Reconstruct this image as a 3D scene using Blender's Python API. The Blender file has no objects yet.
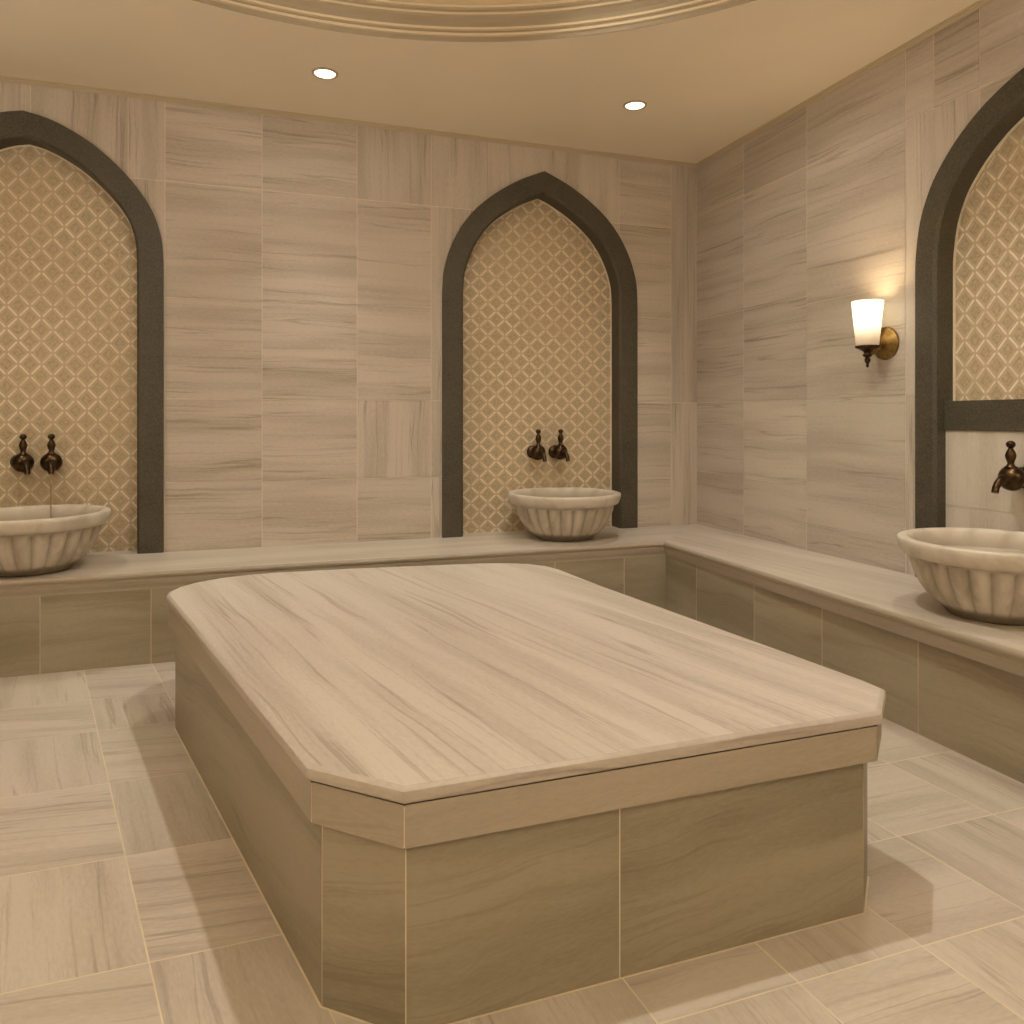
import bpy, math, random
from mathutils import Vector, Matrix, noise as mnoise

random.seed(7)
C = bpy.context.scene.collection
PI = math.pi

# ------------------------------------------------------------------ sizes
YB, XR, XL, YF = 4.26, 2.74, -2.22, -1.85      # back, right, left and rear wall planes
HB, ZC = 0.415, 2.757                          # bench height, ceiling height

# ------------------------------------------------------------------ mesh helper
class MB:
    """collects polygons with uv and a per-face tone, builds ONE mesh object"""
    def __init__(s):
        s.v, s.f, s.uv, s.t, s.sm = [], [], [], [], []
    def face(s, pts, uvs=None, tone=1.0, smooth=False):
        i = len(s.v)
        s.v += [tuple(p) for p in pts]
        s.f.append(list(range(i, i + len(pts))))
        s.uv.append(uvs if uvs else [(p[0], p[1]) for p in pts])
        s.t.append(tone); s.sm.append(smooth)
    def grid(s, rows, closed_u=False, closed_v=False, uvs=None, tone=1.0, smooth=True, flip=False):
        """rows[v][u] of points, shared vertices"""
        nv, nu = len(rows), len(rows[0]); i0 = len(s.v)
        for r in rows: s.v += [tuple(p) for p in r]
        for a in range(nv if closed_v else nv - 1):
            for b in range(nu if closed_u else nu - 1):
                a2, b2 = (a + 1) % nv, (b + 1) % nu
                q = [(a, b), (a, b2), (a2, b2), (a2, b)]
                if flip: q.reverse()
                s.f.append([i0 + p * nu + w for p, w in q])
                if uvs:
                    qq = [(a, b), (a, b + 1), (a + 1, b + 1), (a + 1, b)]
                    if flip: qq.reverse()
                    s.uv.append([uvs(p, w) for p, w in qq])
                else:
                    s.uv.append([(rows[p][w][0], rows[p][w][1]) for p, w in q])
                s.t.append(tone); s.sm.append(smooth)
        return s
    def cap(s, ring, uvs=None, tone=1.0, flip=False):
        r = list(ring)
        if flip: r.reverse()
        s.face(r, uvs, tone)
    def lathe(s, prof, axis_m=Matrix(), n=24, smooth=True, mod=None, tone=1.0):
        """prof: list of (r, h) around local z, mapped with axis_m"""
        rows = []
        for k, (r, h) in enumerate(prof):
            row = []
            for j in range(n):
                a = 2 * PI * j / n
                rr = r * (mod(a, h, r) if mod else 1)
                row.append(axis_m @ Vector((rr * math.cos(a), rr * math.sin(a), h)))
            rows.append(row)
        s.grid(rows, closed_u=True, smooth=smooth, tone=tone,
               uvs=lambda p, w: (w / n * 2 * PI * max(q[0] for q in prof), prof[p][1]))
        if prof[0][0] > 1e-5: s.cap(rows[0], flip=True, tone=tone)
        if prof[-1][0] > 1e-5: s.cap(rows[-1], tone=tone)
        return s
    def tube(s, path, radii, n=12, tone=1.0):
        rows = []
        for k, p in enumerate(path):
            p = Vector(p)
            d = (Vector(path[min(k + 1, len(path) - 1)]) - Vector(path[max(k - 1, 0)])).normalized()
            x = d.orthogonal().normalized() if k == 0 else (x - d * x.dot(d)).normalized()
            y = d.cross(x)
            r = radii[k] if isinstance(radii, (list, tuple)) else radii
            rows.append([p + x * r * math.cos(2 * PI * j / n) + y * r * math.sin(2 * PI * j / n) for j in range(n)])
        s.grid(rows, closed_u=True, tone=tone)
        s.cap(rows[0], flip=True); s.cap(rows[-1])
        return s
    def box(s, x0, x1, y0, y1, z0, z1, tone=1.0):
        P = [Vector((x, y, z)) for z in (z0, z1) for y in (y0, y1) for x in (x0, x1)]
        for q in ((0, 2, 3, 1), (4, 5, 7, 6), (0, 1, 5, 4), (2, 6, 7, 3), (0, 4, 6, 2), (1, 3, 7, 5)):
            pts = [P[i] for i in q]
            ax = [max(p[i] for p in pts) - min(p[i] for p in pts) for i in range(3)]
            fl = ax.index(min(ax)); o = [i for i in range(3) if i != fl]
            if ax[o[0]] < ax[o[1]] and fl == 2: o.reverse()
            s.face(pts, [(p[o[0]], p[o[1]]) for p in pts], tone)
        return s
    def xform(s, m):
        s.v = [tuple(m @ Vector(p)) for p in s.v]; return s
    def build(s, name, mat, parent=None, loc=None):
        me = bpy.data.meshes.new(name)
        me.from_pydata(s.v, [], s.f)
        me.uv_layers.new(name='UVMap')
        me.color_attributes.new('tone', 'FLOAT_COLOR', 'CORNER')
        fu, fc = [], []
        for k, f in enumerate(s.f):
            for j in range(len(f)):
                fu += list(s.uv[k][j]); t = s.t[k]; fc += [t, t, t, 1.0]
        me.uv_layers['UVMap'].data.foreach_set('uv', fu)
        me.color_attributes['tone'].data.foreach_set('color', fc)
        me.polygons.foreach_set('use_smooth', s.sm)
        me.materials.append(mat)
        me.validate(); me.update()
        o = bpy.data.objects.new(name, me); C.objects.link(o)
        if parent: o.parent = parent
        if loc: o.location = loc
        return o

def bevel(o, w, seg=2, ang=40):
    m = o.modifiers.new('bevel', 'BEVEL'); m.width = w; m.segments = seg
    m.limit_method = 'ANGLE'; m.angle_limit = math.radians(ang); m.harden_normals = False
    return o
def weld(o, d=1e-4):
    m = o.modifiers.new('weld', 'WELD'); m.merge_threshold = d
    return o

def thing(name, label, cat, loc=(0, 0, 0), rz=0.0, group=None):
    o = bpy.data.objects.new(name, None); C.objects.link(o)
    o.empty_display_size = 0.1
    o.location = loc; o.rotation_euler = (0, 0, rz)
    o['label'] = label; o['category'] = cat
    if group: o['group'] = group
    return o
def struct(o):
    o['kind'] = 'structure'; return o
def copy_thing(root, loc, rz, label):
    r = root.copy(); C.objects.link(r); r.location = loc; r.rotation_euler = (0, 0, rz); r['label'] = label
    for ch in list(root.children):
        c = ch.copy(); C.objects.link(c); c.parent = r
        for g in list(ch.children):
            d = g.copy(); C.objects.link(d); d.parent = c
    return r

# ------------------------------------------------------------------ 2-D polygon helpers
def clip_half(poly, n, d):
    """keep n.p <= d"""
    out = []
    for i in range(len(poly)):
        a, b = poly[i], poly[(i + 1) % len(poly)]
        da, db = n[0] * a[0] + n[1] * a[1] - d, n[0] * b[0] + n[1] * b[1] - d
        if da <= 0: out.append(a)
        if (da < 0 < db) or (db < 0 < da):
            t = da / (da - db); out.append((a[0] + t * (b[0] - a[0]), a[1] + t * (b[1] - a[1])))
    return out
def area(p):
    return 0.5 * sum(p[i][0] * p[(i + 1) % len(p)][1] - p[(i + 1) % len(p)][0] * p[i][1] for i in range(len(p)))
def subtract(poly, hole):
    """poly minus a convex counter-clockwise hole -> list of convex polygons"""
    out, rest = [], poly
    for i in range(len(hole)):
        a, b = hole[i], hole[(i + 1) % len(hole)]
        n = (b[1] - a[1], a[0] - b[0]); L = math.hypot(*n)
        if L < 1e-9: continue
        n = (n[0] / L, n[1] / L); d = n[0] * a[0] + n[1] * a[1]
        o = clip_half(rest, (-n[0], -n[1]), -d)
        if len(o) > 2 and abs(area(o)) > 1e-6: out.append(o)
        rest = clip_half(rest, n, d)
        if len(rest) < 3 or abs(area(rest)) < 1e-6: return out
    return out
def offset_poly(poly, d):
    """offset a counter-clockwise polygon outwards by d"""
    n = len(poly); out = []
    for i in range(n):
        p0, p1, p2 = Vector(poly[i - 1]), Vector(poly[i]), Vector(poly[(i + 1) % n])
        e1, e2 = (p1 - p0).normalized(), (p2 - p1).normalized()
        n1, n2 = Vector((e1.y, -e1.x)), Vector((e2.y, -e2.x))
        b = (n1 + n2).normalized(); k = d / max(0.3, b.dot(n1))
        out.append((p1.x + b.x * k, p1.y + b.y * k))
    return out
def offset_line(pts, d):
    """offset an open polyline to its right by d"""
    out = []; n = len(pts)
    for i in range(n):
        p = Vector(pts[i]); ns = []
        if i > 0:
            e = (p - Vector(pts[i - 1])).normalized(); ns.append(Vector((e.y, -e.x)))
        if i < n - 1:
            e = (Vector(pts[i + 1]) - p).normalized(); ns.append(Vector((e.y, -e.x)))
        b = sum(ns, Vector((0, 0))).normalized(); k = d / b.dot(ns[0])
        out.append((p.x + b.x * k, p.y + b.y * k))
    return out

# ------------------------------------------------------------------ node helpers
class NT:
    def __init__(s, name):
        s.m = bpy.data.materials.new(name); s.m.use_nodes = True
        s.t = s.m.node_tree; s.n = s.t.nodes
        s.b = s.n['Principled BSDF']; s.out = s.n['Material Output']
    def link(s, a, b): s.t.links.new(a, b)
    def math(s, op, a, b=None, c=None, clamp=False):
        nd = s.n.new('ShaderNodeMath'); nd.operation = op; nd.use_clamp = clamp
        for i, x in enumerate((a, b, c)):
            if x is None: continue
            if isinstance(x, (int, float)): nd.inputs[i].default_value = x
            else: s.link(x, nd.inputs[i])
        return nd.outputs[0]
    def uv(s):
        nd = s.n.new('ShaderNodeUVMap'); nd.uv_map = 'UVMap'
        sp = s.n.new('ShaderNodeSeparateXYZ'); s.link(nd.outputs[0], sp.inputs[0])
        return sp.outputs[0], sp.outputs[1]
    def comb(s, x, y, z=0.0):
        nd = s.n.new('ShaderNodeCombineXYZ')
        for i, q in enumerate((x, y, z)):
            if isinstance(q, (int, float)): nd.inputs[i].default_value = q
            else: s.link(q, nd.inputs[i])
        return nd.outputs[0]
    def noise(s, vec, scale=1.0, detail=3.0, rough=0.5, dist=0.0):
        nd = s.n.new('ShaderNodeTexNoise'); nd.inputs['Scale'].default_value = scale
        nd.inputs['Detail'].default_value = detail; nd.inputs['Roughness'].default_value = rough
        nd.inputs['Distortion'].default_value = dist
        s.link(vec, nd.inputs['Vector']); return nd.outputs[0]
    def map(s, x, a, b, c=0.0, d=1.0, smooth=True):
        nd = s.n.new('ShaderNodeMapRange'); nd.clamp = True
        nd.interpolation_type = 'SMOOTHSTEP' if smooth else 'LINEAR'
        s.link(x, nd.inputs[0])
        for i, q in enumerate((a, b, c, d)): nd.inputs[i + 1].default_value = q
        return nd.outputs[0]
    def mix(s, f, a, b, mode='MIX'):
        nd = s.n.new('ShaderNodeMix'); nd.data_type = 'RGBA'; nd.blend_type = mode
        if isinstance(f, (int, float)): nd.inputs[0].default_value = f
        else: s.link(f, nd.inputs[0])
        for i, q in ((6, a), (7, b)):
            if isinstance(q, tuple): nd.inputs[i].default_value = (*q, 1) if len(q) == 3 else q
            else: s.link(q, nd.inputs[i])
        return nd.outputs[2]
    def tone(s):
        nd = s.n.new('ShaderNodeVertexColor'); nd.layer_name = 'tone'; return nd.outputs[0]
    def gen(s, which='Object'):
        return s.n.new('ShaderNodeTexCoord').outputs[which]
    def bump(s, h, strength=0.1, dist=0.01):
        nd = s.n.new('ShaderNodeBump'); nd.inputs['Strength'].default_value = strength
        nd.inputs['Distance'].default_value = dist
        s.link(h, nd.inputs['Height']); s.link(nd.outputs[0], s.b.inputs['Normal'])
    def done(s, col, rough=0.4, spec=0.35, metal=0.0):
        if isinstance(col, tuple): s.b.inputs['Base Color'].default_value = (*col, 1)
        else: s.link(col, s.b.inputs['Base Color'])
        if isinstance(rough, (int, float)): s.b.inputs['Roughness'].default_value = rough
        else: s.link(rough, s.b.inputs['Roughness'])
        s.b.inputs['Specular IOR Level'].default_value = spec
        s.b.inputs['Metallic'].default_value = metal
        return s.m

def marble(name, light, dark, s_broad=0.55, s_fine=0.6, rough=0.42, su=0.7, vb=7.0, vf=30.0, wav=0.022, grain=0.13):
    """banded marble: veins run along u"""
    g = NT(name); u, v = g.uv()
    w = g.noise(g.comb(u, v), 2.3, 2.0)
    v2 = g.math('ADD', v, g.math('MULTIPLY', g.math('SUBTRACT', w, 0.5), wav * 2))
    n1 = g.map(g.noise(g.comb(g.math('MULTIPLY', u, su), g.math('MULTIPLY', v2, vb)), 1.0, 3.0, 0.55), 0.36, 0.68)
    n2 = g.map(g.noise(g.comb(g.math('MULTIPLY', u, su * 1.6), g.math('MULTIPLY', v2, vf), 3.7), 1.0, 3.0, 0.6, 0.25), 0.52, 0.76)
    gate = g.map(g.noise(g.comb(g.math('MULTIPLY', u, 1.2), g.math('MULTIPLY', v2, 4.0), 9.1), 1.0, 1.0), 0.4, 0.62)
    n2 = g.math('MULTIPLY', n2, g.math('ADD', 0.25, g.math('MULTIPLY', gate, 0.75)))
    rdg = g.math('ABSOLUTE', g.math('SUBTRACT', g.noise(g.comb(g.math('MULTIPLY', u, su * 0.6), g.math('MULTIPLY', v2, vb * 2.2), 6.3), 1.0, 3.0, 0.5), 0.5))
    gate2 = g.map(g.noise(g.comb(g.math('MULTIPLY', u, 1.6), g.math('MULTIPLY', v2, 9.0), 2.2), 1.0, 1.0), 0.42, 0.60)
    rdg = g.math('MULTIPLY', g.map(rdg, 0.0, 0.020, 1.0, 0.0), gate2)
    n3 = g.noise(g.comb(g.math('MULTIPLY', u, 40.0), g.math('MULTIPLY', v2, 150.0)), 1.0, 3.0, 0.7)
    f = g.math('ADD', g.math('MULTIPLY', n1, s_broad), g.math('MULTIPLY', n2, s_fine))
    f = g.math('ADD', f, g.math('MULTIPLY', rdg, s_fine * 0.8))
    f = g.math('ADD', f, g.math('MULTIPLY', g.math('SUBTRACT', n3, 0.5), grain * 7), clamp=True)
    col = g.mix(f, light, dark)
    col = g.mix(1.0, col, g.tone(), 'MULTIPLY')
    g.bump(n3, 0.04, 0.003)
    return g.done(col, rough, 0.3)

LIGHT, DARK = (0.66, 0.60, 0.53), (0.40, 0.345, 0.28)
M = {}
M['wall'] = marble('wall_marble', (0.60, 0.535, 0.46), (0.36, 0.305, 0.245), 0.5, 0.75, vf=55)
M['floor'] = marble('floor_marble', (0.66, 0.60, 0.53), (0.42, 0.365, 0.30), 0.5, 0.7, vf=55, su=0.9)
M['top'] = marble('slab_marble', (0.69, 0.63, 0.575), (0.43, 0.375, 0.32), 0.5, 0.75, vf=55, su=0.55, wav=0.018)
M['bench'] = marble('bench_marble', (0.64, 0.58, 0.505), (0.42, 0.365, 0.30), 0.45, 0.5, vf=55)
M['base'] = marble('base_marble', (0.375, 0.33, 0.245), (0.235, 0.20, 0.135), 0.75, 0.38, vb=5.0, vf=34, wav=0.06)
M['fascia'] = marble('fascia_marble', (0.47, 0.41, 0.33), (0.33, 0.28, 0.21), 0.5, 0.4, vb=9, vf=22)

def plain(name, col, rough=0.5, spec=0.3, metal=0.0, var=0.08, sc=9.0):
    g = NT(name)
    n = g.noise(g.gen(), sc, 4.0, 0.6)
    c = g.mix(g.map(n, 0.3, 0.7), tuple(x * (1 - var) for x in col), tuple(min(1, x * (1 + var)) for x in col))
    return g.done(c, rough, spec, metal)
M['grout'] = plain('cream_grout', (0.80, 0.71, 0.55), 0.8)
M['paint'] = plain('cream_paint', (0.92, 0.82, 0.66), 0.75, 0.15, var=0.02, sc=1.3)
M['mould'] = plain('plaster_moulding', (0.56, 0.47, 0.33), 0.7, 0.2, var=0.02)
def cornice_mat():
    g = NT('cornice_plaster')
    n = g.map(g.noise(g.gen(), 3.0, 3.0), 0.3, 0.7)
    return g.done(g.mix(1.0, g.mix(n, (0.60, 0.50, 0.35), (0.64, 0.535, 0.38)), g.tone(), 'MULTIPLY'), 0.75, 0.15)
M['cornice'] = cornice_mat()
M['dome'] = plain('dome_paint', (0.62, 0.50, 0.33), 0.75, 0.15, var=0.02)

def dark_stone():
    g = NT('dark_green_stone'); co = g.gen()
    a = g.noise(co, 160.0, 3.0, 0.7); b = g.noise(co, 5.0, 3.0, 0.6)
    c = g.mix(g.map(a, 0.3, 0.75), (0.042, 0.037, 0.024), (0.110, 0.098, 0.070))
    c = g.mix(g.map(b, 0.35, 0.7, 0, 0.35), c, (0.11, 0.088, 0.062))
    return g.done(c, 0.5, 0.4)
M['stone'] = dark_stone()

def lattice(name, p):
    """diamond lattice of raised cream lines on tan ground, uv in metres"""
    g = NT(name); u, v = g.uv()
    a = g.math('DIVIDE', g.math('ADD', u, v), p); b = g.math('DIVIDE', g.math('SUBTRACT', u, v), p)
    fa = g.math('ABSOLUTE', g.math('SUBTRACT', g.math('FRACT', a), 0.5))   # 0.5 at a line
    fb = g.math('ABSOLUTE', g.math('SUBTRACT', g.math('FRACT', b), 0.5))
    la, lb = g.map(fa, 0.432, 0.458), g.map(fb, 0.432, 0.458)
    # a line breaks just short of each crossing
    ga, gb = g.map(fb, 0.36, 0.42, 1.0, 0.0), g.map(fa, 0.36, 0.42, 1.0, 0.0)
    node = g.math('MULTIPLY', g.map(fa, 0.44, 0.48), g.map(fb, 0.44, 0.48))
    fade = g.map(g.noise(g.comb(u, v, 2.0), 9.0, 2.0), 0.3, 0.62, 0.45, 1.0)
    line = g.math('MAXIMUM', g.math('MULTIPLY', la, ga), g.math('MULTIPLY', lb, gb))
    line = g.math('MULTIPLY', g.math('MAXIMUM', line, g.math('MULTIPLY', node, 0.35)), fade)
    mx = g.math('MAXIMUM', fa, fb)                       # 0 centre .. 0.5 edge
    ringv = g.math('MULTIPLY', g.map(mx, 0.15, 0.2), g.map(mx, 0.25, 0.3, 1.0, 0.0))
    spk = g.noise(g.comb(u, v), 75.0, 4.0, 0.8)
    cen = g.map(mx, 0.16, 0.42, 1.0, 0.35)
    dk = g.math('MULTIPLY', cen, g.map(spk, 0.38, 0.60, 0.15, 1.0))
    dk = g.math('ADD', g.math('MULTIPLY', dk, 0.75), g.math('MULTIPLY', ringv, 0.22), clamp=True)
    col = g.mix(dk, (0.60, 0.485, 0.325), (0.37, 0.285, 0.17))
    col = g.mix(g.math('MULTIPLY', line, 0.9), col, (0.92, 0.82, 0.66))
    col = g.mix(g.map(g.noise(g.comb(u, v, 5.0), 2.5, 2.0), 0.35, 0.7, 0.0, 0.3), col, (0.54, 0.425, 0.27))
    g.bump(line, 0.5, 0.004)
    return g.done(col, 0.45, 0.35)
M['lattice_small'] = lattice('lattice_tile', 0.105)

def basin_marble():
    g = NT('carved_marble'); co = g.gen()
    mp = g.n.new('ShaderNodeMapping'); mp.inputs['Scale'].default_value = (9, 9, 2.2); g.link(co, mp.inputs[0])
    a = g.noise(mp.outputs[0], 1.0, 4.0, 0.6, 0.6); b = g.noise(co, 60.0, 3.0, 0.7)
    f = g.math('ADD', g.map(a, 0.4, 0.7, 0, 0.75), g.math('MULTIPLY', g.math('SUBTRACT', b, 0.5), 0.25), clamp=True)
    c = g.mix(f, (0.66, 0.60, 0.51), (0.36, 0.305, 0.225))
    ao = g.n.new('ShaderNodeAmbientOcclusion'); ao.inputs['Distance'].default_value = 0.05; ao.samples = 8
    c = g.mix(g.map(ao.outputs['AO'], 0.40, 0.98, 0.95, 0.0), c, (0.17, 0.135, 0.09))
    return g.done(c, 0.45, 0.35)
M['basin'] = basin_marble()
def rim_marble():
    g = NT('pale_rim_marble'); co = g.gen()
    a = g.noise(co, 7.0, 4.0, 0.6, 0.8); b = g.noise(co, 70.0, 3.0, 0.7)
    f = g.math('ADD', g.map(a, 0.42, 0.7, 0, 0.6), g.math('MULTIPLY', g.math('SUBTRACT', b, 0.5), 0.2), clamp=True)
    c = g.mix(f, (0.70, 0.64, 0.55), (0.46, 0.40, 0.32))
    sp = g.n.new('ShaderNodeSeparateXYZ'); g.link(co, sp.inputs[0])
    # shade inside the bowl, painted into the colour by radius
    rad = g.math('SQRT', g.math('ADD', g.math('MULTIPLY', sp.outputs[0], sp.outputs[0]), g.math('MULTIPLY', sp.outputs[1], sp.outputs[1])))
    c = g.mix(g.map(rad, 0.270, 0.288, 0.8, 0.0), c, (0.36, 0.305, 0.23))
    return g.done(c, 0.4, 0.35)
M['rim'] = rim_marble()
def bronze(name, a, b, rough):
    g = NT(name); n = g.noise(g.gen(), 35.0, 3.0, 0.6)
    return g.done(g.mix(g.map(n, 0.35, 0.7), a, b), rough, 0.5, 0.85)
M['bronze'] = bronze('aged_bronze', (0.040, 0.023, 0.010), (0.100, 0.060, 0.028), 0.30)
M['brass'] = bronze('antique_brass', (0.22, 0.135, 0.04), (0.36, 0.23, 0.075), 0.33)

def emit(name, col, strength):
    g = NT(name)
    g.b.inputs['Base Color'].default_value = (*col, 1)
    g.b.inputs['Emission Color'].default_value = (*col, 1)
    g.b.inputs['Emission Strength'].default_value = strength
    return g.m
M['lens'] = emit('downlight_lens', (1.0, 0.90, 0.72), 5.0)
def shade_mat():
    g = NT('frosted_glass_shade')
    sp = g.n.new('ShaderNodeSeparateXYZ'); g.link(g.gen('Generated'), sp.inputs[0])
    z = sp.outputs[2]
    hot = g.math('MULTIPLY', g.map(z, 0.05, 0.55), g.map(z, 0.75, 1.15, 1.0, 0.55))
    g.b.inputs['Base Color'].default_value = (0.75, 0.66, 0.52, 1)
    g.b.inputs['Roughness'].default_value = 0.35
    g.link(g.mix(hot, (0.85, 0.62, 0.38), (1.0, 0.86, 0.58)), g.b.inputs['Emission Color'])
    g.link(g.map(hot, 0.0, 1.0, 0.42, 1.9, False), g.b.inputs['Emission Strength'])
    return g.m
M['shade'] = shade_mat()
def water_mat():
    g = NT('running_water')
    g.b.inputs['Base Color'].default_value = (0.62, 0.52, 0.38, 1)
    g.b.inputs['Transmission Weight'].default_value = 0.75
    g.b.inputs['Roughness'].default_value = 0.05; g.b.inputs['IOR'].default_value = 1.33
    return g.m
M['water'] = water_mat()

# ------------------------------------------------------------------ arch outline
PROF_BACK = [(0.629, 1.78), (0.627, 1.86), (0.618, 1.967), (0.580, 2.095), (0.513, 2.225),
             (0.418, 2.343), (0.287, 2.449), (0.147, 2.532), (0.0, 2.596)]
PROF_LEFT = [(0.623, 1.78), (0.622, 1.90), (0.614, 2.022), (0.579, 2.145), (0.520, 2.249), (0.438, 2.350), (0.327, 2.453), (0.217, 2.525), (0.107, 2.575), (0.0, 2.600)]
PROF_RIGHT = [(0.629, 1.70), (0.625, 1.813), (0.603, 1.951), (0.556, 2.073), (0.499, 2.160),
              (0.424, 2.243), (0.338, 2.313), (0.254, 2.362), (0.150, 2.408), (0.0, 2.455)]
def smooth_profile(p, sub=5):
    out = []
    q = [(p[0][0], p[0][1] - 0.12)] + p + [(2 * p[-1][0] - p[-2][0], 2 * p[-1][1] - p[-2][1])]
    for i in range(1, len(q) - 2):
        for k in range(sub):
            t = k / sub
            r = []
            for d in (0, 1):
                a, b, c, e = q[i - 1][d], q[i][d], q[i + 1][d], q[i + 2][d]
                r.append(0.5 * (2 * b + (c - a) * t + (2 * a - 5 * b + 4 * c - e) * t * t + (3 * b - a - 3 * c + e) * t ** 3))
            out.append(tuple(r))
    out.append(p[-1]); return out
def half_offset(half, w):
    """offset a right half outline inwards by w, cut at u = 0"""
    h = [(half[0][0], HB)] + half
    o = []
    for i, p in enumerate(h):
        a, b = h[max(0, i - 1)], h[min(len(h) - 1, i + 1)]
        e = Vector((b[0] - a[0], b[1] - a[1])).normalized()
        o.append((p[0] - e.y * w, p[1] + e.x * w))
    # keep sampling parameter: clamp points beyond the middle to the apex crossing
    apex = None
    for i in range(len(o) - 1):
        if o[i][0] >= 0 > o[i + 1][0]:
            t = o[i][0] / (o[i][0] - o[i + 1][0]); apex = (0.0, o[i][1] + t * (o[i + 1][1] - o[i][1])); break
    if apex is None: apex = (0.0, o[-1][1])
    o = [p if p[0] >= 0 else apex for p in o]; o[-1] = apex
    return o
def full(half):
    return [(-u, z) for u, z in half] + [(u, z) for u, z in reversed(half[:-1])]

# ------------------------------------------------------------------ tiled wall
def tiles_to(mb, cells, holes, place, gap=0.0024, off=0.0015):
    """cells: (u0,u1,z0,z1,orient) in a wall plane; place(u,z,d) -> 3-D (d towards the room)"""
    for (u0, u1, z0, z1, ori) in cells:
        q = [(u0 + gap / 2, z0 + gap / 2), (u1 - gap / 2, z0 + gap / 2), (u1 - gap / 2, z1 - gap / 2), (u0 + gap / 2, z1 - gap / 2)]
        polys = [q]
        for h in holes:
            polys = [r for p in polys for r in subtract(p, h)]
        ou, ov = random.uniform(0, 40), random.uniform(0, 40); tn = random.uniform(0.93, 1.05)
        for p in polys:
            uv = [((a + ou, b + ov) if ori == 'h' else (b + ou, a + ov)) for a, b in p]
            mb.face([place(a, b, off) for a, b in p], uv, tn)
def grout_to(mb, u0, u1, z0, z1, holes, place):
    polys = [[(u0, z0), (u1, z0), (u1, z1), (u0, z1)]]
    for h in holes:
        polys = [r for p in polys for r in subtract(p, h)]
    for p in polys: mb.face([place(a, b, 0) for a, b in p], None, 1.0)

HALF_B, HALF_L, HALF_R = smooth_profile(PROF_BACK), smooth_profile(PROF_LEFT), smooth_profile(PROF_RIGHT)
NICHE_L, NICHE_C, NICHE_R = -1.058, 1.664, 1.898     # centres: x on the back wall, x, y on the right wall
def hole_poly(half, c, sgn=1):
    f = full(half_offset(half, 0.06))
    f = [(c + u, z) for u, z in f]
    f[0] = (f[0][0], 0.30); f[-1] = (f[-1][0], 0.30)
    f = [p for i, p in enumerate(f) if i == 0 or math.hypot(p[0] - f[i - 1][0], p[1] - f[i - 1][1]) > 1e-5]
    if area(f) < 0: f.reverse()
    return f
holes_back = [hole_poly(HALF_L, NICHE_L), hole_poly(HALF_B, NICHE_C)]
holes_right = [hole_poly(HALF_R, -NICHE_R)]
back = lambda u, z, d: (u, YB - d, z)
right = lambda u, z, d: (XR - d, -u, z)

Z0 = 0.30
def rows(u0, u1, zs, oris):
    zz = [Z0] + zs + [ZC]
    return [(u0, u1, zz[i], zz[i + 1], oris[i]) for i in range(len(zz) - 1)]
cells = []
cells += rows(XL, -1.46, [0.767, 1.205, 1.742, 2.327], 'hhhhh')
cells += rows(-1.46, -1.03, [2.327], 'hv'); cells += rows(-1.03, -0.60, [2.327], 'vv')
cells += [(-0.60, -0.429, Z0, 2.327, 'v'), (-0.60, -0.429, 2.327, ZC, 'v')]
cells += rows(-0.429, 0.046, [0.772, 1.204, 1.728, 2.327], 'hhhhh')
cells += rows(0.046, 0.549, [0.767, 1.205, 1.432, 1.732, 2.327], 'hhhhhh')
cells += rows(0.549, 0.970, [0.767, 1.205, 1.742, 2.327], 'hvhhv')
cells += [(0.970, 1.20, Z0, 0.767, 'v'), (0.970, 1.20, 0.767, 1.205, 'v'), (0.970, 1.20, 1.205, 2.327, 'v'), (0.970, 1.54, 2.327, ZC, 'v')]
cells += [(1.20, 1.54, Z0, 2.327, 'v'), (1.54, 2.175, 2.327, ZC, 'v'), (1.54, 2.175, Z0, 2.327, 'v')]
cells += rows(2.175, 2.545, [0.72, 1.205, 1.742, 2.327], 'hhhhh')
cells += [(2.545, XR, Z0, 1.205, 'v'), (2.545, XR, 1.205, ZC, 'v')]
mb = MB(); tiles_to(mb, cells, holes_back, back)
wb = struct(mb.build('wall_back', M['wall']))
mb = MB(); grout_to(mb, XL, XR, 0.0, ZC, holes_back, back)
g_ = mb.build('grout', M['grout'], wb)

cells = []
def rrows(ya, yb, zs, oris): return rows(-ya, -yb, zs, oris)
cells += rrows(YB, 3.763, [0.762, 1.205, 1.742, 2.42], 'hhhhh')
cells += rrows(3.763, 3.228, [0.75, 1.205, 1.742, 2.42], 'hhhhh')
cells += rrows(3.228, 2.597, [1.205, 1.70, 2.42], 'hhhh')
cells += rrows(2.597, 2.45, [1.205, 2.42], 'vvh')
cells += rrows(2.45, 2.236, [2.42], 'vh'); cells += rrows(2.236, 1.75, [2.42], 'hh'); cells += rrows(1.75, 1.2, [0.75, 1.205, 1.742, 2.42], 'hhhhh')
for k in range(5):
    cells += rrows(1.2 - 0.61 * k, max(YF, 1.2 - 0.61 * (k + 1)), [0.75, 1.205, 1.742, 2.42], 'hhhhh')
mb = MB(); tiles_to(mb, cells, holes_right, right)
wr = struct(mb.build('wall_right', M['wall']))
mb = MB(); grout_to(mb, -YB, -YF, 0.0, ZC, holes_right, right)
mb.build('grout', M['grout'], wr)

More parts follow.
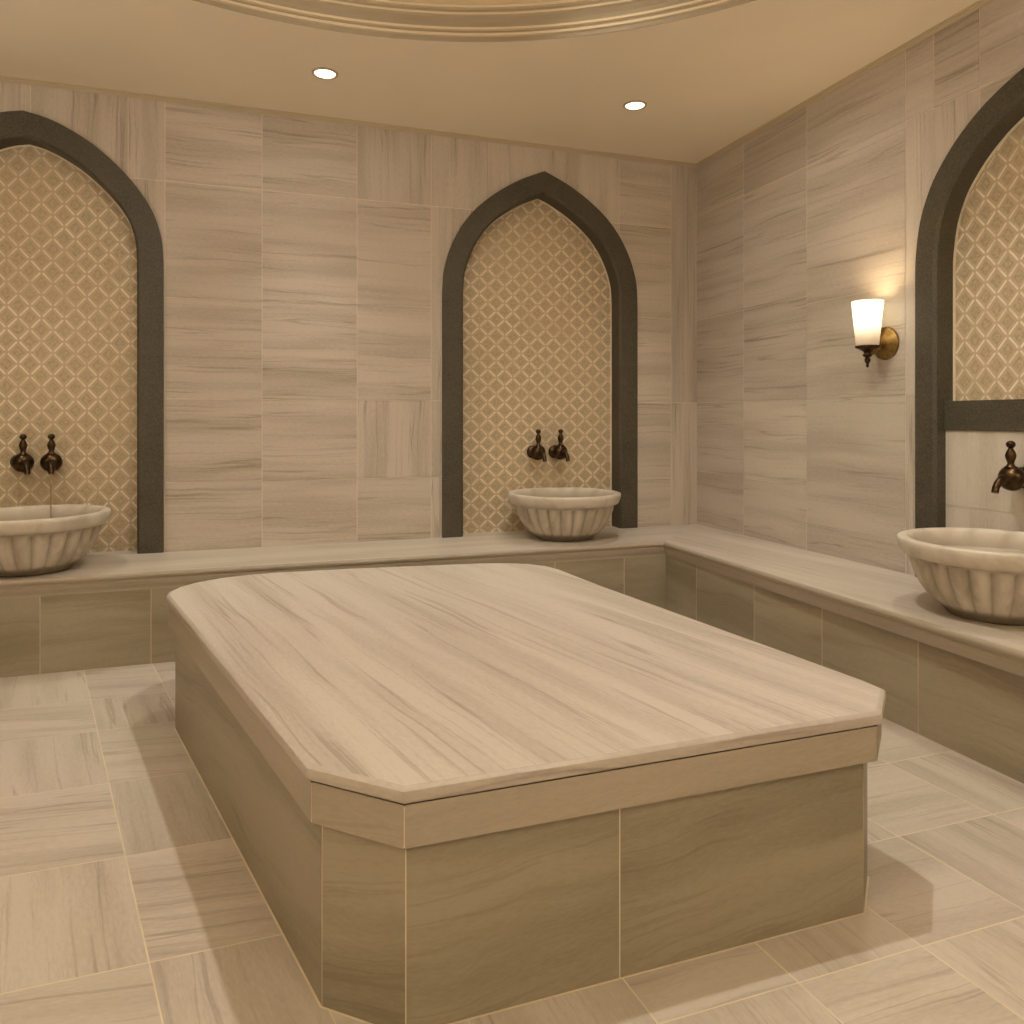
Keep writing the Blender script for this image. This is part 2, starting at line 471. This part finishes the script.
# the unseen left and rear walls close the room
left = lambda u, z, d: (XL + d, u, z)
rear = lambda u, z, d: (-u, YF + d, z)
for nm, u0, u1, pl in (('wall_left', YF, YB, left), ('wall_rear', -XR, -XL, rear)):
    mb = MB(); n = 8; w = (u1 - u0) / n
    tiles_to(mb, [(u0 + i * w, u0 + (i + 1) * w, zz[0], zz[1], 'h') for i in range(n)
                  for zz in ((0.0, 0.6), (0.6, 1.205), (1.205, 1.742), (1.742, 2.33), (2.33, ZC))], [], pl)
    w_ = struct(mb.build(nm, M['wall']))
    mb = MB(); grout_to(mb, u0, u1, 0.0, ZC, [], pl); mb.build('grout', M['grout'], w_)

# ------------------------------------------------------------------ platform outlines (needed by the floor)
SLAB = [(0.094, 1.450), (0.247, 1.303), (1.308, 1.303), (1.432, 1.414), (1.432, 1.480), (1.278, 2.666), (1.248, 3.000),
        (1.222, 3.090), (1.165, 3.160), (1.080, 3.210), (0.962, 3.245), (0.397, 3.312), (0.10, 3.328), (-0.020, 3.318), (-0.130, 3.285),
        (-0.215, 3.230), (-0.270, 3.160), (-0.300, 3.085), (-0.302, 3.020)]
BASE = [(0.122, 1.452), (0.258, 1.335), (1.287, 1.335), (1.396, 1.436), (1.394, 1.480), (1.235, 2.70),
        (1.17, 3.07), (0.95, 3.19), (0.0, 3.25), (-0.17, 3.12), (-0.262, 2.93)]
SLAB_C = list(SLAB); BASE_C = list(BASE)

# ------------------------------------------------------------------ floor
mb = MB()
base_hole = offset_poly(BASE_C, 0.0045)
sk = -0.2448
xl_line = lambda y: 0.132 + sk * (y - 1.452)          # left side of the platform, extended
def tile_poly(q, ori_v, zone):
    q = clip_half(q, (0, 1), 3.80)
    if len(q) < 3: return
    L = math.hypot(1, sk); n = (1 / L, -sk / L); d = n[0] * xl_line(0) - 0.0035
    if zone == 'L': q = clip_half(q, n, d)
    else: q = clip_half(q, (-n[0], -n[1]), -(d + 0.003))
    if len(q) < 3 or abs(area(q)) < 1e-5: return
    ou, ov = random.uniform(0, 60), random.uniform(0, 60); tn = random.uniform(0.95, 1.05)
    # vein axes follow the tile
    for p in subtract(q, base_hole):
        if zone == 'L':
            uv = [((y, x - sk * y) if ori_v else (x - sk * y, y + 0.12 * x)) for x, y in p]
        else:
            uv = [((y, x + 0.07 * y) if ori_v else (x + 0.07 * y, y)) for x, y in p]
        mb.face([(x, y, 0.0) for x, y in p], [(a + ou, b + ov) for a, b in uv], tn)
g = 0.0034
xs = [-0.213 - 0.47 * k for k in range(6)][::-1] + [0.26, 0.73, 1.2]      # x at y=1.74 for the left grid
ysL = [-1.85 + 0.4375 * 0, 0.385, 0.815, 1.245, 1.682, 2.110, 2.550, 2.990, 3.330, 3.82]
for i in range(len(xs) - 1):
    for j in range(len(ysL) - 1):
        a, b, y0, y1 = xs[i] + g / 2, xs[i + 1] - g / 2, ysL[j] + g / 2, ysL[j + 1] - g / 2
        ox = lambda y: sk * (y - 1.74)
        k = (i - 5)  # column left of the seam has k = -1
        ov = ((j + (1 if k == -1 else 0)) % 2 == 1) if k in (-1, 0) else ((i + j) % 2 == 0)
        # rows: j=4 is 1.682..2.110
        tile_poly([(a + ox(y0), y0), (b + ox(y0), y0), (b + ox(y1), y1), (a + ox(y1), y1)], ov, 'L')
xsR = [-0.60, -0.27, 0.045, 0.36, 0.675, 0.985, 1.298, 1.612, 1.95, 2.27, 2.60]
ysR = [-1.85, -1.30, -0.95, -0.63, -0.29, 0.05, 0.39, 0.72, 0.872, 1.210, 1.549, 1.89, 2.23, 2.57, 2.91, 3.25, 3.59, 3.82]
rx = lambda y: -0.075 * (y - 1.5)
for i in range(len(xsR) - 1):
    for j in range(len(ysR) - 1):
        a, b, y0, y1 = xsR[i] + g / 2, xsR[i + 1] - g / 2, ysR[j] + g / 2, ysR[j + 1] - g / 2
        tile_poly([(a + rx(y0), y0), (b + rx(y0), y0), (b + rx(y1), y1), (a + rx(y1), y1)], (i + j) % 2 == 0, 'R')
fl = struct(mb.build('floor', M['floor']))
mb = MB(); mb.face([(XL, YF, -0.0004), (XR, YF, -0.0004), (XR, YB, -0.0004), (XL, YB, -0.0004)])
mb.build('grout', M['grout'], fl)

# ------------------------------------------------------------------ ceiling with a round dome
DC, DR = (0.27, 1.245), 2.044
mb = MB(); N = 128
ring = [(DC[0] + DR * math.cos(2 * PI * k / N), DC[1] + DR * math.sin(2 * PI * k / N)) for k in range(N)]
def to_rect(a):
    dx, dy = math.cos(a), math.sin(a); ts = []
    if dx > 1e-9: ts.append((XR - DC[0]) / dx)
    if dx < -1e-9: ts.append((XL - DC[0]) / dx)
    if dy > 1e-9: ts.append((YB - DC[1]) / dy)
    if dy < -1e-9: ts.append((YF - DC[1]) / dy)
    t = min(t for t in ts if t > 0); return (DC[0] + dx * t, DC[1] + dy * t)
corner_ang = sorted(math.atan2(y - DC[1], x - DC[0]) % (2 * PI) for x in (XL, XR) for y in (YF, YB))
for k in range(N):
    a0, a1 = 2 * PI * k / N, 2 * PI * (k + 1) / N
    outer = [to_rect(a0)] + [to_rect(c) for c in corner_ang if a0 < c < a1] + [to_rect(a1)]
    inner = [ring[(k + 1) % N], ring[k]]
    mb.face([(x, y, ZC) for x, y in (outer + inner)][::-1])
ce = struct(mb.build('ceiling', M['paint']))
# plaster cornice around the dome mouth: bead on the ceiling, stepped riser, fillets
prof = [(0.004, -0.001), (0.0, 0.0), (-0.004, 0.016), (-0.016, 0.018), (-0.020, 0.026), (-0.014, 0.031),
        (-0.016, 0.036), (-0.028, 0.038), (-0.030, 0.047), (-0.024, 0.052), (-0.030, 0.066), (-0.046, 0.082), (-0.060, 0.086), (-0.062, 0.094),
        (-0.056, 0.098), (-0.058, 0.106), (-0.074, 0.109), (-0.078, 0.118), (-0.070, 0.124)]
rws = [[(DC[0] + (DR + o) * math.cos(2 * PI * k / N), DC[1] + (DR + o) * math.sin(2 * PI * k / N), ZC + z) for k in range(N)] for o, z in prof]
tones = [0.9, 0.60, 1.1, 1.2, 0.9, 0.62, 1.1, 1.2, 0.85, 0.66, 0.66, 0.9, 1.15, 1.0, 0.62, 1.1, 1.15, 0.8]  # light on the fillets and shade between them painted as face tones
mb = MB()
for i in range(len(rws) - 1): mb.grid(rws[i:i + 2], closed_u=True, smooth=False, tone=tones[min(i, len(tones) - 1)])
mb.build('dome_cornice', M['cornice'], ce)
rd = DR - 0.07; rws = []
for i in range(15):
    a = i / 14 * PI / 2
    rws.append([(DC[0] + rd * math.cos(a) * math.cos(2 * PI * k / N), DC[1] + rd * math.cos(a) * math.sin(2 * PI * k / N), ZC + 0.124 + 0.75 * math.sin(a)) for k in range(N)])
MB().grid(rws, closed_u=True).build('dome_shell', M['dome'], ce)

# crown mouldings along the two seen walls
def crown(name, f, u0, u1):
    pr = [(0.0, -0.022), (0.006, -0.022), (0.007, -0.014), (0.012, -0.012), (0.013, -0.005), (0.022, -0.004), (0.023, 0.0)]
    r = [[f(u0 + 0, z + ZC, d) for d, z in pr], [f(u1, z + ZC, d) for d, z in pr]]
    return struct(MB().grid(r, smooth=False).build(name, M['mould']))
crown('trim_1', back, XL, XR - 0.0); crown('trim_2', right, -YB, -YF)

# ------------------------------------------------------------------ niches
def make_niche(name, label, half, loc, rz, depth, width, shelf=False, ps=(1.0, 1.0)):
    """local frame: x to the right seen from the room, y into the wall, z up, origin on the wall plane at floor level"""
    t = thing(name, label, 'niche', loc, rz, 'arched wall niches')
    cs = [(0.0, 0.004), (0.0, -0.022), (width * 0.5, -0.022), (width - 0.012, -0.022), (width, -0.010), (width, depth)]
    curves = [full(half_offset(half, o)) for o, _ in cs]
    n = len(curves[0]); rws = []
    for i in range(n):
        rws.append([(curves[k][i][0], cs[k][1], max(HB, curves[k][i][1]) if i not in (0, n - 1) else HB) for k in range(len(cs))])
    mb = MB(); mb.grid(rws, smooth=False, uvs=lambda p, w: (p * 0.02, w * 0.02))
    mb.build('arch_frame', M['stone'], t)
    # lattice panel
    inner = full(half_offset(half, width - 0.02))
    bottom = 1.16 if shelf else HB
    poly = [p for p in inner if p[1] > bottom + 0.001]
    wmax = max(p[0] for p in inner)
    poly = [(-wmax, bottom)] + poly + [(wmax, bottom)]
    poly = [p for i, p in enumerate(poly) if i == 0 or math.hypot(p[0] - poly[i - 1][0], p[1] - poly[i - 1][1]) > 1e-4]
    mb = MB(); mb.face([(u, depth, z) for u, z in poly][::-1], [(u * ps[0], (z - 1.2) * ps[1]) for u, z in poly][::-1])
    # slim return so the panel is a slab, not a sheet
    mb.build('lattice_panel', M['lattice_small'], t)
    # pale bead where panel meets stone
    a, b = full(half_offset(half, width - 0.002)), full(half_offset(half, width + 0.008))
    rws = [[(p[0], depth - 0.006, max(p[1], bottom)) for p in a], [(q[0], depth - 0.006, max(q[1], bottom)) for q in b], [(q[0], depth, max(q[1], bottom)) for q in b]]
    MB().grid(rws, smooth=False).build('edge_bead', M['grout'], t)
    iw = half[0][0] - width
    MB().box(-iw - 0.02, iw + 0.02, 0.0, depth, HB - 0.002, HB + 0.0008).build('sill', M['bench'], t)
    if shelf:
        b_ = MB().box(-iw - 0.002, iw + 0.002, 0.030, depth, 1.053, 1.176).build('shelf_beam', M['stone'], t); bevel(b_, 0.006)
        mb = MB(); xs_ = [-iw - 0.002, -0.42, -0.165, 0.09, 0.35, iw + 0.002]; zs_ = [HB, 0.735, 1.053]
        for i in range(5):
            for j in range(2):
                g = 0.0015; q = [(xs_[i] + g, zs_[j] + g), (xs_[i + 1] - g, zs_[j] + g), (xs_[i + 1] - g, zs_[j + 1] - g), (xs_[i] + g, zs_[j + 1] - g)]
                o1, o2 = random.uniform(0, 50), random.uniform(0, 50)
                mb.face([(u, 0.0385, z) for u, z in q], [(z + o1, u + o2) for u, z in q], random.uniform(.97, 1.03))
        mb.face([(xs_[0], 0.040, HB), (xs_[-1], 0.040, HB), (xs_[-1], 0.040, 1.053), (xs_[0], 0.040, 1.053)], None, 1.12)
        mb.build('lower_panel', M['bench'], t)
    return t
make_niche('arched_niche', 'dark stone pointed arch niche with lattice panel, above the left basin', HALF_L, (NICHE_L, YB, 0), 0, 0.10, 0.123, ps=(1.04, 0.90))
make_niche('arched_niche', 'dark stone pointed arch niche with lattice panel, in the middle of the back wall', HALF_B, (NICHE_C, YB, 0), 0, 0.10, 0.123, ps=(0.98, 1.04))
make_niche('arched_niche', 'dark stone arch niche with horizontal shelf beam, on the right wall beside the sconce', HALF_R, (XR, NICHE_R, 0), -PI / 2, 0.085, 0.100, shelf=True, ps=(1.10, 0.92))

# ------------------------------------------------------------------ L-shaped bench
bench = thing('stone_bench', 'long L-shaped marble bench with moulded edge running along both walls', 'bench', (XR - 0.3, YB - 0.3, 0))
bo = Vector((-(XR - 0.3), -(YB - 0.3), 0))
edge = [(XL + 0.003, 3.722), (2.168, 3.702), (2.085, YF + 0.12)]
faceline = [(XL + 0.003, 3.745), (2.196, 3.727), (2.205, YF + 0.12)]
mb = MB()   # flat top, split where the two runs meet at the corner
e2 = offset_line(edge, -0.0)
def uvh(p): return (p[0] + 3, p[1])
def uvv(p): return (p[1] + 9, p[0] + 2 + 0.1 * p[1])
topz = HB
# offset_line moves to the right of travel: walking +x then -y, right is -y then -x = into the room
prof = [(-0.010, HB), (-0.004, HB - 0.001), (0.0, HB - 0.006), (0.001, HB - 0.014), (-0.002, HB - 0.022), (-0.008, HB - 0.027),
        (-0.010, HB - 0.028), (-0.010, HB - 0.033), (-0.009, HB - 0.035), (-0.012, HB - 0.050), (-0.020, HB - 0.066), (-0.023, HB - 0.070), (-0.024, HB - 0.080), (-0.12, HB - 0.080)]
e0 = offset_line(edge, -0.010)
XB, YBB = XR - 0.003, YB - 0.003
run1 = [e0[0], e0[1], (XB, YBB), (XL + 0.003, YBB)]
run2 = [e0[1], e0[2], (XB, YF + 0.12), (XB, YBB)]
# long runs are cut into slabs by hairline joints only at the corner, as in the photo
mb.face([(x, y, topz) for x, y in run1], [uvh(p) for p in run1], 1.0)
mb.face([(x, y, topz) for x, y in run2], [uvv(p) for p in run2], 0.99)
mb.xform(Matrix.Translation(bo)); mb.build('bench_top', M['bench'], bench)
mb = MB(); rws = []
for o, z in prof:
    rws.append([(x, y, z) for x, y in offset_line(edge, o)])
L = [0, 4.37, 10.0]
mb.grid(rws, smooth=True, uvs=lambda p, w: (L[w], p * 0.012 + w * 0), flip=True)
mb.xform(Matrix.Translation(bo)); o = mb.build('edge_moulding', M['fascia'], bench)
for p in o.data.polygons: p.use_smooth = True
mod = o.modifiers.new('split', 'EDGE_SPLIT'); mod.split_angle = math.radians(35)
# tiled front of the bench
mb = MB()
def front(a, b, joints, zt, toneb=1.0, mbx=mb):
    a, b = Vector(a), Vector(b); L = (b - a).length; e = (b - a) / L; nrm = Vector((e.y, -e.x))
    js = [0] + joints + [L]
    for i in range(len(js) - 1):
        s0, s1 = js[i] + 0.0012, js[i + 1] - 0.0012
        p0, p1 = a + e * s0 + nrm * 0.0015, a + e * s1 + nrm * 0.0015
        ou, ov = random.uniform(0, 50), random.uniform(0, 50); tn = random.uniform(0.95, 1.06) * toneb
        mbx.face([(p0.x, p0.y, 0.0), (p1.x, p1.y, 0.0), (p1.x, p1.y, zt), (p0.x, p0.y, zt)],
                [(s0 + ou, ov), (s1 + ou, ov), (s1 + ou, zt + ov), (s0 + ou, zt + ov)], tn)
j1 = [x - XL for x in (-1.95, -1.40, -0.872, -0.437, 0.05, 0.55, 1.05, 1.52, 1.93)]
front(faceline[0], faceline[1], j1, HB - 0.080)
yj = [3.42, 2.94, 2.50, 2.03, 1.40, 0.85, 0.3, -0.3, -0.9]
front(faceline[1], faceline[2], [3.727 - y for y in yj], HB - 0.080)
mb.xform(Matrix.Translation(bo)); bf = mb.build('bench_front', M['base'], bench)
mb = MB()
for a, b in ((faceline[0], faceline[1]), (faceline[1], faceline[2])):
    mb.face([(*a, 0), (*b, 0), (*b, HB - 0.08), (*a, HB - 0.08)])
mb.xform(Matrix.Translation(bo)); mb.build('grout', M['grout'], bf)

# ------------------------------------------------------------------ central platform
PC = Vector((0.55, 2.2, 0))
plat = thing('heated_platform', 'large marble massage platform with chamfered corners in the middle of the floor', 'platform', PC)
po = Matrix.Translation(-PC)
ZT = 0.455
def skew_uv(x, y):   # veins run along the platform's length
    t = 0.20
    return (y + t * x + 2.0, x + t * y + 4.3 + 0.05 * y)
nose = [(-0.013, ZT), (-0.0065, ZT - 0.0016), (-0.002, ZT - 0.0055), (0.0, ZT - 0.0115), (0.0, ZT - 0.0185), (-0.002, ZT - 0.0255), (-0.008, ZT - 0.030), (-0.022, ZT - 0.030)]
rws = [[(x, y, z) for x, y in offset_poly(SLAB_C, o)] for o, z in nose]
mb = MB()
mb.cap([p for p in rws[0]], [skew_uv(p[0], p[1]) for p in rws[0]])
per = [0.0]
for i in range(len(SLAB_C)):
    per.append(per[-1] + math.hypot(SLAB_C[i][0] - SLAB_C[(i + 1) % len(SLAB_C)][0], SLAB_C[i][1] - SLAB_C[(i + 1) % len(SLAB_C)][1]))
mb.grid(rws, closed_u=True, smooth=True, uvs=lambda p, w: (per[w] + 11, 7 - 0.8 * rws[p][0][2]), flip=True, tone=0.92)
mb.xform(po); o = mb.build('slab', M['top'], plat); weld(o)
mod = o.modifiers.new('split', 'EDGE_SPLIT'); mod.split_angle = math.radians(30)
def ring_faces(poly, z0, z1, out, mbx, uoff=0.0, joints={}, tonef=None):
    """vertical faces round a polygon; joints[edge] = fractions of extra seams"""
    pl = offset_poly(poly, out); n = len(pl)
    for i in range(n):
        a, b = Vector(pl[i]), Vector(pl[(i + 1) % n]); L = (b - a).length; e = (b - a) / L
        js = [0] + [q * L for q in joints.get(i, [])] + [L]
        for k in range(len(js) - 1):
            gp = 0.0012 if L > 0.1 else 0.0
            s0, s1 = js[k] + gp, js[k + 1] - gp
            p0, p1 = a + e * s0, a + e * s1
            ou, ov = random.uniform(0, 40), random.uniform(0, 40)
            mbx.face([(p0.x, p0.y, z0), (p1.x, p1.y, z0), (p1.x, p1.y, z1), (p0.x, p0.y, z1)],
                     [(s0 + ou, z0 + ov - 0.10 * s0), (s1 + ou, z0 + ov - 0.10 * s1), (s1 + ou, z1 + ov - 0.10 * s1), (s0 + ou, z1 + ov - 0.10 * s0)], random.uniform(0.96, 1.04))
FZ0, FZ1 = 0.345, ZT - 0.0332
mb = MB(); ring_faces(SLAB_C, FZ0, FZ1, -0.010, mb)
pl = offset_poly(SLAB_C, -0.010); mb.cap([(x, y, FZ0) for x, y in pl], flip=True)
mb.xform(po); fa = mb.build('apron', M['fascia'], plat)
mb = MB(); pl = offset_poly(SLAB_C, -0.0105)
mb.grid([[(x, y, FZ0 + 0.001) for x, y in pl], [(x, y, FZ1 - 0.002) for x, y in pl]], closed_u=True, smooth=False)
mb.xform(po); mb.build('joint_filler', M['grout'], fa)
mb = MB(); ring_faces(BASE_C, 0.0, FZ0 + 0.004, 0.0, mb, joints={1: [0.413], 4: [0.5]})
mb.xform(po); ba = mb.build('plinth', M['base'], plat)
mb = MB(); pl = offset_poly(BASE_C, -0.0005)
mb.grid([[(x, y, 0.0) for x, y in pl], [(x, y, FZ0 + 0.004) for x, y in pl]], closed_u=True, smooth=False)
mb.xform(po); mb.build('joint_filler', M['grout'], ba)

# ------------------------------------------------------------------ fluted basins
def make_basin(label, loc):
    t = thing('marble_basin', label, 'basin', loc, 0, 'fluted marble basins')
    NF = 24
    def flute(a, h, r):
        k = min(1.0, max(0.0, (h - 0.022) / 0.03)) * (1.0 if h < 0.186 else max(0.0, (0.198 - h) / 0.012))
        c = abs(math.sin(NF * a / 2))           # rounded lobes, sharp valleys
        return 1 + k * 0.075 * (c ** 0.7 - 0.75)
    outer = [(0.0, 0.0), (0.140, 0.0), (0.158, 0.003), (0.166, 0.010), (0.168, 0.018), (0.191, 0.033), (0.216, 0.055), (0.237, 0.082), (0.254, 0.112), (0.267, 0.142),
             (0.276, 0.168), (0.280, 0.184), (0.283, 0.194), (0.286, 0.200)]
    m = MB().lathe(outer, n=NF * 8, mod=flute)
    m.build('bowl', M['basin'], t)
    rim = [(0.262, 0.200), (0.294, 0.200), (0.306, 0.204), (0.312, 0.210), (0.318, 0.222), (0.3235, 0.240), (0.325, 0.255), (0.322, 0.2605), (0.316, 0.2625), (0.296, 0.2625), (0.288, 0.259),
           (0.284, 0.250), (0.277, 0.225), (0.258, 0.165), (0.215, 0.085), (0.14, 0.050), (0.05, 0.036), (0.0, 0.035)]
    MB().lathe(rim, n=96).build('rim', M['rim'], t)
    return t
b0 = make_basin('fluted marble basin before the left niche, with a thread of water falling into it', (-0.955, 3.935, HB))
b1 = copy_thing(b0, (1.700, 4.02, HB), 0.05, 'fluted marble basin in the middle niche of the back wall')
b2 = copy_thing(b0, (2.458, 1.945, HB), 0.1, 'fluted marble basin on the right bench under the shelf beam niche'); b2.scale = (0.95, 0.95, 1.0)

# ------------------------------------------------------------------ taps
def make_tap(label, loc, rz, sc=1.0):
    """local: -y out of the wall, z up; origin where the axis meets the wall"""
    t = thing('wall_tap', label, 'tap', loc, rz, 'old bronze wall taps')
    out = Matrix.Rotation(PI / 2, 4, 'X')         # z -> -y
    MB().lathe([(0.0, 0.0), (0.040, 0.0), (0.041, 0.006), (0.034, 0.011), (0.026, 0.016), (0.019, 0.021), (0.018, 0.024)], out, 24).build('wall_rosette', M['bronze'], t)
    MB().lathe([(0.0, 0.018), (0.017, 0.019), (0.020, 0.030), (0.032, 0.042), (0.043, 0.056), (0.049, 0.072), (0.046, 0.088), (0.034, 0.102), (0.022, 0.110), (0.0, 0.113)], out, 24).build('body', M['bronze'], t)
    p = [(0, -0.092, -0.004), (0, -0.115, -0.002), (0, -0.135, -0.006), (0, -0.152, -0.018), (0, -0.163, -0.034), (0, -0.168, -0.052)]
    MB().tube(p, [0.023, 0.019, 0.0155, 0.0135, 0.0125, 0.0125], 14).build('spout', M['bronze'], t)
    up = Matrix.Translation((0, -0.080, 0.036))
    h = MB().lathe([(0.0, 0.0), (0.020, 0.0), (0.021, 0.006), (0.014, 0.013), (0.011, 0.020), (0.013, 0.028), (0.0175, 0.040), (0.019, 0.050), (0.016, 0.062),
                    (0.009, 0.074), (0.0075, 0.079), (0.0, 0.080)], up, 20).build('stem', M['bronze'], t)
    MB().lathe([(0.0, 0.076), (0.007, 0.077), (0.0135, 0.083), (0.0165, 0.091), (0.0135, 0.100), (0.006, 0.105), (0.0, 0.106)], up, 18).build('finial', M['bronze'], h)
    return t
PANEL = YB + 0.10
t0 = make_tap('bronze wall tap on the left lattice panel, the dry one nearer the picture edge', (-1.103, PANEL, 0.885), 0.44)
copy_thing(t0, (-0.962, PANEL, 0.885), 0.20, 'bronze wall tap on the left lattice panel with a thread of water running from it')
copy_thing(t0, (1.632, PANEL, 0.897), 0.10, 'bronze wall tap in the middle niche, left one of the pair')
copy_thing(t0, (1.775, PANEL, 0.897), 0.14, 'bronze wall tap in the middle niche, right one of the pair')
copy_thing(t0, (XR + 0.0385, 2.080, 0.877), -PI / 2 + 0.06, 'bronze wall tap on the pale marble panel above the right basin')

# ------------------------------------------------------------------ water thread
tip = Vector((-0.962, PANEL, 0.885)) + Matrix.Rotation(0.20, 3, 'Z') @ Vector((0, -0.168, -0.05))
wt = MB().tube([(0, 0, 0), (0, -0.002, -0.03), (0, -0.003, -0.12), (0, -0.003, -0.255)], [0.0045, 0.0035, 0.003, 0.003], 10).build('water_thread', M['water'], None, tip)
wt['label'] = 'thin thread of water falling from the left wall tap into the basin'; wt['category'] = 'water'

# ------------------------------------------------------------------ sconce
sc = thing('wall_sconce', 'lit brass wall sconce with frosted glass shade on the right wall', 'wall lamp', (XR - 0.0015, 2.705, 1.445), -PI / 2)
out = Matrix.Rotation(PI / 2, 4, 'X')
MB().lathe([(0.0, 0.0), (0.074, 0.0), (0.076, 0.005), (0.072, 0.011), (0.062, 0.013), (0.058, 0.018), (0.048, 0.020), (0.044, 0.026), (0.030, 0.030), (0.022, 0.036), (0.0, 0.038)], out, 40).build('backplate', M['brass'], sc)
MB().tube([(0, -0.030, -0.012), (0, -0.050, -0.034), (0, -0.075, -0.045), (0, -0.104, -0.036)], [0.009, 0.008, 0.008, 0.009], 12).build('arm', M['brass'], sc)
cx = Matrix.Translation((0, -0.108, 0))
MB().lathe([(0.0, -0.112), (0.004, -0.110), (0.007, -0.104), (0.005, -0.097), (0.011, -0.088), (0.014, -0.078), (0.009, -0.066), (0.020, -0.060), (0.021, -0.054), (0.014, -0.048),
            (0.018, -0.040), (0.034, -0.030), (0.052, -0.022), (0.053, -0.014), (0.040, -0.012), (0.0, -0.012)], cx, 28).build('holder', M['bronze'], sc)
sh = MB().lathe([(0.040, -0.012), (0.048, -0.010), (0.055, 0.06), (0.062, 0.13), (0.068, 0.187), (0.066, 0.188), (0.060, 0.13), (0.053, 0.06), (0.044, 0.0)], cx, 40)
sh.f.pop(); sh.uv.pop(); sh.t.pop(); sh.sm.pop()
sh.build('glass_shade', M['shade'], sc)

# ------------------------------------------------------------------ downlights
def make_downlight(label, loc):
    t = thing('recessed_downlight', label, 'ceiling light', loc, 0, 'recessed ceiling downlights')
    MB().lathe([(0.062, 0.0), (0.060, -0.006), (0.052, -0.007), (0.049, -0.003), (0.047, 0.004)], Matrix(), 40).build('trim_ring', M['mould'], t)
    o = MB(); o.face([(0.049 * math.cos(2 * PI * k / 40), 0.049 * math.sin(2 * PI * k / 40), -0.002) for k in range(40)][::-1])
    o.build('lens', M['lens'], t)
    return t
D1, D2 = (0.326, 3.706, ZC - 0.001), (1.906, 3.552, ZC - 0.001)
d0 = make_downlight('glowing round recessed downlight on the ceiling between the left and middle niches', D1)
copy_thing(d0, D2, 0, 'glowing round recessed downlight on the ceiling in front of the middle niche')

# ------------------------------------------------------------------ lamps
WARM = (1.0, 0.945, 0.83)
def lamp(kind, name, loc, power, size=0.05, rot=(0, 0, 0), col=WARM, **kw):
    l = bpy.data.lights.new(name, kind); l.energy = power; l.color = col
    if kind in ('POINT', 'SPOT'): l.shadow_soft_size = size
    for k, v in kw.items(): setattr(l, k, v)
    o = bpy.data.objects.new(name, l); C.objects.link(o); o.location = loc; o.rotation_euler = rot
    return o
SP = dict(spot_size=math.radians(84), spot_blend=0.9)
for i, (x, y, p) in enumerate([(D1[0], D1[1], 36), (D2[0], D2[1], 34), (-1.15, 3.62, 34), (2.22, 1.95, 34)]):
    lamp('SPOT', 'downlight_lamp', (x, y, ZC - 0.02), p, 0.05, **SP)
lamp('SPOT', 'dome_lamp', (0.82, 1.75, ZC + 0.69), 132, 0.035, spot_size=math.radians(112), spot_blend=0.7)
lamp('POINT', 'sconce_lamp', (XR - 0.11, 2.705, 1.55), 4.5, 0.045, col=(1.0, 0.78, 0.5))
def aim(o, target):
    o.rotation_euler = (Vector(target) - o.location).to_track_quat('-Z', 'Y').to_euler(); return o
# added fill spots without fixtures, brighten the right and back walls
for p, tg, e in (((0.9, 2.6, ZC + 0.02), (XR, 3.2, 1.6), 46), ((0.2, 1.9, ZC + 0.02), (0.3, YB, 1.6), 28), ((1.0, 1.2, ZC + 0.02), (XR, 1.9, 1.7), 18)):
    aim(lamp('SPOT', 'wall_fill_lamp', p, e, 0.25, spot_size=math.radians(70), spot_blend=1.0), tg)
for tg in ((NICHE_C, YB, 1.5), (NICHE_L, YB, 1.5)):  # added fill spots, no fixture, to brighten the recessed niche panels
    aim(lamp('SPOT', 'niche_fill_lamp', (0.5 * tg[0] + 0.25, 2.4, ZC + 0.02), 30, 0.2, spot_size=math.radians(46), spot_blend=1.0), tg)
# added fill lamps out of view, facing up to brighten the ceiling
for x, y, e in ((-1.4, YF + 0.4, 48), (1.6, YF + 0.4, 58), (XL + 0.3, 0.6, 22), (XL + 0.3, 2.4, 10)):
    lamp('AREA', 'ceiling_fill_lamp', (x, y, 1.9), e, rot=(PI, 0, 0), shape='DISK', size=0.3, col=(1.0, 0.93, 0.80))
# cove ring in the dome
lamp('POINT', 'dome_cove_lamp', (0.27, 1.245, ZC + 0.35), 4, 0.2)

w = bpy.data.worlds.new('world'); bpy.context.scene.world = w; w.use_nodes = True
w.node_tree.nodes['Background'].inputs[0].default_value = (1.0, 0.82, 0.6, 1)
w.node_tree.nodes['Background'].inputs[1].default_value = 0.05

# ------------------------------------------------------------------ camera
cam = bpy.data.cameras.new('camera'); co = bpy.data.objects.new('camera', cam); C.objects.link(co)
cam.sensor_width = 36; cam.sensor_fit = 'HORIZONTAL'; cam.lens = 36 * 754 / 1024
cam.shift_y = -(512 - 419) / 1024
cam.clip_start = 0.02
co.location = (0, 0, 1.1); co.rotation_euler = (PI / 2, 0, -math.atan(259 / 754))
s = bpy.context.scene; s.camera = co
s.view_settings.view_transform = 'Standard'; s.view_settings.look = 'None'
s.view_settings.exposure = -0.12
s.cycles.use_denoising = True
s.cycles.max_bounces = 10; s.cycles.diffuse_bounces = 6
s.cycles.sample_clamp_indirect = 4.0
